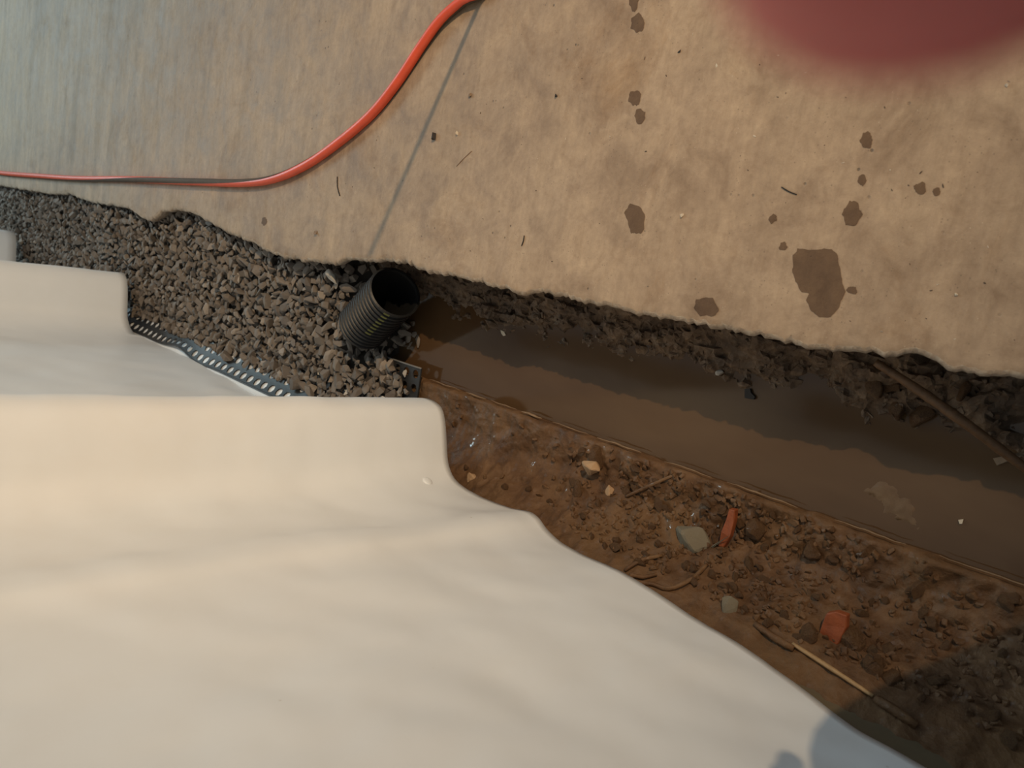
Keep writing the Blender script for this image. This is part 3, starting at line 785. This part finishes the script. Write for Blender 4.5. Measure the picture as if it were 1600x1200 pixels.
# pale brown streak just breaking the surface
def pale_streak():
    path = [onz(x, y, WZ) for x, y in [(1348,752),(1372,765),(1395,780),(1415,800),(1432,822),(1446,838)]]
    wd = [0.010, 0.019, 0.024, 0.017, 0.009, 0.004]; n = 26; k = 11; pth = catmull(path, 0.002); vv = []
    N = len(pth)
    for i, p in enumerate(pth):
        t = (pth[min(i + 1, N - 1)] - pth[max(i - 1, 0)]).normalized(); a = Vector((-t.y, t.x, 0))
        u = i / (N - 1) * 5; j = min(4, int(u)); ww = wd[j] + (wd[j + 1] - wd[j]) * (u - j)
        for q in range(k):
            e = q / (k - 1) * 2 - 1
            pt = p + a * (e * ww * (0.9 + 0.35 * fbm((p.x, p.y, e), 80, 3)))
            vv.append((pt.x, pt.y, WZ - 0.0013 + 0.0020 * (1 - e * e) * math.sin(PI * (0.06 + 0.88 * i / (N - 1))) + 0.0013 * fbm(pt, 70, 4)))
    t = NT('streak_brown'); nn = t.noise(60, 6, 0.7)
    mt = t.done(t.ramp(nn, [(0.3, (0.10, 0.058, 0.028)), (0.7, (0.165, 0.105, 0.056))]), 0.35, t.bump(nn, 0.4, 0.002))
    o = mesh_obj('water_streak', vv, grid_faces(N, k), mt, smooth=True); tag(o, 'pale streak breaking the surface of the muddy water', 'pale_streak')
pale_streak()

# ------------------------------------------------------------------ crumbs and twigs on the slab
def crumb(px, size, mat, label, cat, seed, sq=(1, .75, .55), rot=0.0, group=None):
    P = onz(px[0], px[1], 0); s = size / pxm(P)
    me = stone_mesh('slab_crumb', seed, 10, sq, mat); o = bpy.data.objects.new('slab_crumb', me); COL.objects.link(o)
    zmin = min(q.co.z for q in me.vertices)
    o.location = (P.x, P.y, -zmin * s - 0.0004); o.scale = (s,) * 3; o.rotation_euler = (0, 0, rot); tag(o, label, cat, group)
crumb((680, 213), 15, M_DARK, 'black crumb on the slab right of the grey shadow line', 'crumb', 61)
crumb((735, 150), 10, M_SLIVER, 'beige chip on the slab near the top of the shadow line', 'chip', 62)
crumb((716, 208), 9, M_WHITE, 'small white chip on the slab beside the black crumb', 'chip', 63)
crumb((1120, 103), 10, M_WHITE, 'white flake on the slab below the top edge of the picture', 'chip', 64, (1, .5, .2))
crumb((495, 362), 12, M_SLIVER, 'pale chip near the slab edge left of the pipe', 'chip', 65)
crumb((1063, 80), 11, M_DARK, 'dark sliver on the slab near the top drip stains', 'crumb', 66, (1, .35, .3), 1.9)
crumb((870, 150), 8, M_DARK, 'small dark crumb on the slab left of the double drip stain', 'crumb', 67)
crumb((1573, 133), 8, M_WHITE, 'tiny white chip on the slab at the far right', 'chip', 68)
crumb((1495, 460), 8, M_WHITE, 'tiny white chip right of the largest damp stain', 'chip', 69)
crumb((1066, 337), 9, M_WHITE, 'white fleck right of the oval drip stain', 'chip', 70)
def twig(a, b, r, label, bend=2, z=0.0005):
    A, B = onz(*a, z), onz(*b, z); mid = (A + B) / 2 + (B - A).cross(Vector((0, 0, 1))) * 0.02 * bend
    stick('twig', [A, mid, B], r, label, 'twig', M_DARK if r > .0005 else M_WOOD, 5)
twig((1221, 292), (1245, 304), 0.0006, 'thin dark twig on the slab between the stains')
twig((737, 236), (713, 260), 0.0004, 'thin brown twig on the slab near the black crumb', 1)
twig((527, 276), (531, 306), 0.0010, 'dark bent splinter on the slab below the orange cord', 5)
twig((815, 384), (819, 368), 0.0009, 'dark splinter on the slab above the broken edge', 4)
vv, ff = [], []
for _ in range(150):
    px, py = rnd.uniform(0, 1600), rnd.uniform(0, 560); P = onz(px, py, 0)
    if P.x < slab_x(P.y) + 0.02: continue
    s = rnd.uniform(0.0008, 0.0022)
    M = Matrix.Translation((P.x, P.y, s * 0.1)) @ Euler((0, 0, rnd.uniform(0, 6.28))).to_matrix().to_4x4() @ Matrix.Diagonal((s * rnd.uniform(1, 2.2), s, s * 0.6, 1))
    me = CL[rnd.randrange(8)]; o_ = len(vv); vv += [M @ q.co for q in me.vertices]; ff += [tuple(a + o_ for a in p.vertices) for p in me.polygons]
t = NT('floor_grit'); r_ = t.new('ShaderNodeNewGeometry').outputs['Random Per Island']
mg = t.done(t.ramp(r_, [(0.0, (0.05, 0.035, 0.025)), (0.6, (0.14, 0.10, 0.07)), (0.8, (0.5, 0.42, 0.33)), (1.0, (0.6, 0.52, 0.42))]), 0.8)
o = mesh_obj('floor_grit', vv, ff, mg); tag(o, 'fine dark and pale grit scattered over the concrete slab', 'grit', kind='stuff')

# ------------------------------------------------------------------ the orange extension cord
CR = 0.0072
CP = [(-70,250),(-30,262),(0,270),(60,275),(120,279),(200,280),(300,284),(380,286),(430,279),(480,257),(530,222),(580,179),(620,130),(660,70),(690,30),(725,0),(760,-22)]
cpath = [onz(x, y, CR) for x, y in CP]
cpath = [cpath[0] + Vector((-0.05, 0.9, 0)) , cpath[0] + Vector((0.0, 0.35, 0))] + cpath + [Vector((0.43, 0.78, CR)), Vector((0.60, 0.80, CR)), Vector((0.85, 0.95, CR)), Vector((1.2, 1.0, CR)), Vector((2.2, 0.7, CR)), Vector((4.2, 1.1, CR))]
cpath = catmull(cpath, 0.012)
root = empty('extension_cord', cpath[0]); tag(root, 'orange extension cord with a grey stripe curving across the concrete slab', 'cord')
loc = [p - cpath[0] for p in cpath]
tv, tf = tube(loc, CR, 14); mesh_obj('cord_jacket', tv, tf, M_CORD, root, True)
# the stripe winds slowly around the cord; angle 0 faces the lens, + towards the slab
TW = [(-300, -220), (60, -105), (150, -65), (230, -5), (330, 35), (420, 95), (500, 160), (600, 225), (700, 262), (760, 275)]
vv = []; K = 7; cnt = 0
for i, p in enumerate(cpath):
    v_ = p - CAM; f_ = v_.dot(FW)
    px = CX - F * v_.dot(UP) / f_
    ph = math.radians(lerp_tab(TW, px if p.x < 0.40 else 760)); half = math.radians(52)
    t = (cpath[min(i + 1, len(cpath) - 1)] - cpath[max(i - 1, 0)]).normalized()
    tocam = (CAM - p); tocam = (tocam - t * tocam.dot(t)).normalized(); side = tocam.cross(t).normalized()
    if side.x < 0: side = -side
    for q in range(K):
        a = ph + half * (q / (K - 1) * 2 - 1)
        vv.append(loc[i] + (tocam * math.cos(a) + side * math.sin(a)) * (CR + 0.00035))
mesh_obj('cord_stripe', vv, grid_faces(len(cpath), K), M_CORDG, root, True)

# fixing pin seat
dgp = bpy.context.evaluated_depsgraph_get(); dgp.update()
d = ray(*PINPX).normalized()
h = liner1.ray_cast(CAM, d)
if h[0]:
    pin.location = h[1]; pin.rotation_euler = h[2].to_track_quat('Z', 'Y').to_euler() if h[2].dot(d) < 0 else (-h[2]).to_track_quat('Z', 'Y').to_euler()

# ------------------------------------------------------------------ beyond the frame: added shadow-casting stake, lamp, photographer
S2, S1 = onz(578, 398, 0), onz(752, 0, 0)
S0 = S1 + (S1 - S2) * 0.45
T = LAMP + (S2 - LAMP) * 0.70
tv, tf = tube([Vector((0, 0, 0)).lerp(T - S0, i / 20) for i in range(21)], 0.0032, 8)
c_ = mesh_obj('shadow_stake', tv, tf, M_EDGE, None, True); c_.location = S0  # made-up stake, placed out of view only to cast the slab's shadow line
tag(c_, 'added unseen leaning stake that casts the grey line on the slab', 'stake')

wl = empty('work_lamp', (LAMP.x + 0.12, LAMP.y, 0)); tag(wl, 'work lamp on a tall black tripod stand', 'lamp')
tv, tf = tube([Vector((0, 0, 0.35)), Vector((0, 0, LAMP.z))], 0.014, 10); mesh_obj('pole', tv, tf, M_BLACK, wl, True)
for k in range(3):
    a = k * 2.094 + 0.4; tv, tf = tube([Vector((0, 0, 0.75)), Vector((0.42 * math.cos(a), 0.42 * math.sin(a), 0.012))], 0.010, 8); mesh_obj('leg', tv, tf, M_BLACK, wl, True)
vv, ff = [], []
for i in range(7):
    u = i / 6; r = 0.02 + 0.07 * u ** 0.7
    for k in range(20):
        a = 2 * PI * k / 20; vv.append((-0.02 - 0.13 * u, r * math.cos(a), LAMP.z + r * math.sin(a)))
ff = [(i * 20 + k, i * 20 + (k + 1) % 20, (i + 1) * 20 + (k + 1) % 20, (i + 1) * 20 + k) for i in range(6) for k in range(20)]
rf = mesh_obj('reflector', vv, ff, M_GREYPL, wl, True); md = rf.modifiers.new('thickness', 'SOLIDIFY'); md.thickness = 0.002

def skinned(name, chains, mat, parent, sub=2):
    """chains: list of [(point, radius), ...]; first point of the first chain is the root; shared points are merged"""
    vs, es, rs, idx = [], [], [], {}
    def add(p, r):
        k = tuple(round(q, 4) for q in p)
        if k not in idx: idx[k] = len(vs); vs.append(tuple(p)); rs.append(r)
        return idx[k]
    for ch in chains:
        last = None
        for p, r in ch:
            i = add(p, r)
            if last is not None and last != i: es.append((last, i))
            last = i
    me = bpy.data.meshes.new(name); me.from_pydata(vs, es, []); me.update()
    o = bpy.data.objects.new(name, me); COL.objects.link(o); me.materials.append(mat); o.parent = parent
    md = o.modifiers.new('skin', 'SKIN'); md.use_smooth_shade = True
    for i, sv in enumerate(me.skin_vertices[0].data):
        r = rs[i]; sv.radius = r if isinstance(r, tuple) else (r, r); sv.use_root = (i == 0)
    o.modifiers.new('round', 'SUBSURF').levels = sub; o.modifiers['round'].render_levels = sub
    return o
M_SKIN = flat('skin', (0.82, 0.20, 0.165), 0.5, 30, 0.15, 0.05, Subsurface_Weight=0.15)
M_JACKET = flat('dark_jacket', (0.05, 0.055, 0.065), 0.9); M_JEANS = flat('blue_jeans', (0.06, 0.08, 0.13), 0.9); M_HAIR = flat('brown_hair', (0.05, 0.03, 0.018), 0.7)
PO = Vector((0.18, -0.38, 0)); pe = empty('person', PO)
tag(pe, 'crouching person in a dark jacket holding a phone, one fingertip before the lens', 'person')
def P3(x, y, z): return Vector((x, y - 0.055, z)) - PO
def Q(r, u, f): return CAM + RT * r + UP * u + FW * f - PO
pel, wai, che, nek = P3(.18,-.38,.40), P3(.18,-.39,.54), P3(.17,-.37,.74), P3(.165,-.345,.88)
hd0, hd1, hd2 = P3(.155,-.315,.955), P3(.15,-.295,1.02), P3(.148,-.29,1.075)
sr, sl = P3(.33,-.35,.83), P3(.01,-.38,.83)
er, el = P3(.37,-.20,.62), P3(-.02,-.26,.60)
wr_ = Q(.128, -.115, -.03); palm = Q(.092, -.062, -.006)
wlf, pl = P3(.05,-.10,.535), P3(.075,-.045,.53)
hr, hl = P3(.27,-.36,.38), P3(.10,-.37,.38)
kr, ar, tr = P3(.31,-.03,.075), P3(.31,-.44,.07), P3(.31,-.52,.03)
kl, al, tl = P3(.115,-.005,.485), P3(.12,-.13,.09), P3(.115,-.01,.03)
hand = [[(palm, .020), (Q(.082, -.030, .004), .0110), (Q(.058, -.021, .0240), .0092), (Q(.030, -.0155, .0275), .0088), (Q(.0108, -.0142, .0262), .0086)]]
for u, tip in ((-.050, .030), (-.072, .030), (-.092, .036)):
    hand.append([(palm, .020), (Q(.084, u, .006), .0105), (Q(.068, u - .002, .018), .0090), (Q(.050, u - .003, .017), .0082), (Q(tip, u - .003, .0105), .0074)])
hand.append([(palm, .020), (Q(.078, -.052, -.026), .0125), (Q(.058, -.036, -.029), .0100), (Q(.034, -.026, -.0255), .0085)])
lh = []
for k, (dx, ln) in enumerate(((-.030, .9), (-.010, 1.0), (.010, .95), (.028, .75))):
    b = pl + Vector((dx, .045, -.006)); lh.append([(pl, .022), (b, .0100), (b + Vector((dx * .2, .030 * ln, -.020)), .0088), (b + Vector((dx * .25, .040 * ln, -.045)), .0078)])
lh.append([(pl, .022), (pl + Vector((.035, .012, -.012)), .0110), (pl + Vector((.055, .030, -.030)), .0088)])
body = skinned('body', [[(pel, (.13, .10)), (wai, (.12, .09)), (che, (.14, .10)), (nek, .050), (hd0, .062), (hd1, (.076, .090)), (hd2, (.062, .075))],
    [(che, (.14, .10)), (sr, .050), (er, .038), (wr_, (.024, .020)), (palm, .020)], [(che, (.14, .10)), (sl, .050), (el, .038), (wlf, .026), (pl, .022)],
    [(pel, (.13, .10)), (hr, .080), (kr, .055), (ar, .040), (tr, .030)], [(pel, (.13, .10)), (hl, .080), (kl, .055), (al, .038), (tl, .030)]] + hand + lh, M_SKIN, pe)
skinned('jacket', [[(pel + Vector((0, 0, .03)), (.150, .120)), (wai, (.145, .115)), (che, (.160, .120)), (nek - Vector((0, 0, .03)), .068)],
    [(che, (.160, .120)), (sr, .066), (er, .052), (er.lerp(wr_, .86), .038)], [(che, (.160, .120)), (sl, .066), (el, .052), (el.lerp(wlf, .86), .038)]], M_JACKET, pe)
skinned('trousers', [[(pel, (.140, .110)), (hr, .095), (kr, .070), (ar, .050)], [(pel, (.140, .110)), (hl, .095), (kl, .072), (al, .055)]], M_JEANS, pe)
skinned('hair', [[(hd1 + Vector((0, -.025, .035)), (.078, .088)), (hd2 + Vector((0, -.012, .018)), (.070, .082))], [(hd1 + Vector((0, -.025, .035)), (.078, .088)), (hd0 + Vector((0, -.045, .01)), .058)]], M_HAIR, pe)
fd = HD
for sgn in (-1, 1):
    bm = bmesh.new(); bmesh.ops.create_uvsphere(bm, u_segments=12, v_segments=8, radius=0.012); e_ = bm_obj('eye', bm, M_DARK, pe, True); e_.location = hd1 + fd * 0.080 + RT * (sgn * 0.030)
bm = bmesh.new(); bmesh.ops.create_cone(bm, segments=8, radius1=0.017, radius2=0.006, depth=0.05); e_ = bm_obj('nose', bm, M_SKIN, pe, True); e_.location = hd1 + fd * 0.090 - Vector((0, 0, .025))
for a_, t_ in ((ar, tr), (al, tl)):
    pass
ph = empty('phone', CAM - FW * 0.008 - UP * 0.066 + RT * 0.016); tag(ph, 'black phone held upright in the right hand', 'phone')
bm = bmesh.new(); bmesh.ops.create_cube(bm, size=1)
for q in bm.verts: q.co = (UP * (q.co.x * 0.157) + RT * (q.co.y * 0.075) + FW * (q.co.z * 0.008))
bmesh.ops.bevel(bm, geom=list(bm.edges), offset=0.003, segments=2, affect='EDGES'); bm_obj('phone_body', bm, M_BLACK, ph)
bm = bmesh.new(); bmesh.ops.create_cube(bm, size=1)
for q in bm.verts: q.co = (UP * (q.co.x * 0.148) + RT * (q.co.y * 0.068) + FW * (q.co.z * 0.0006 - 0.0042))
bm_obj('screen', bm, M_GREYPL, ph)
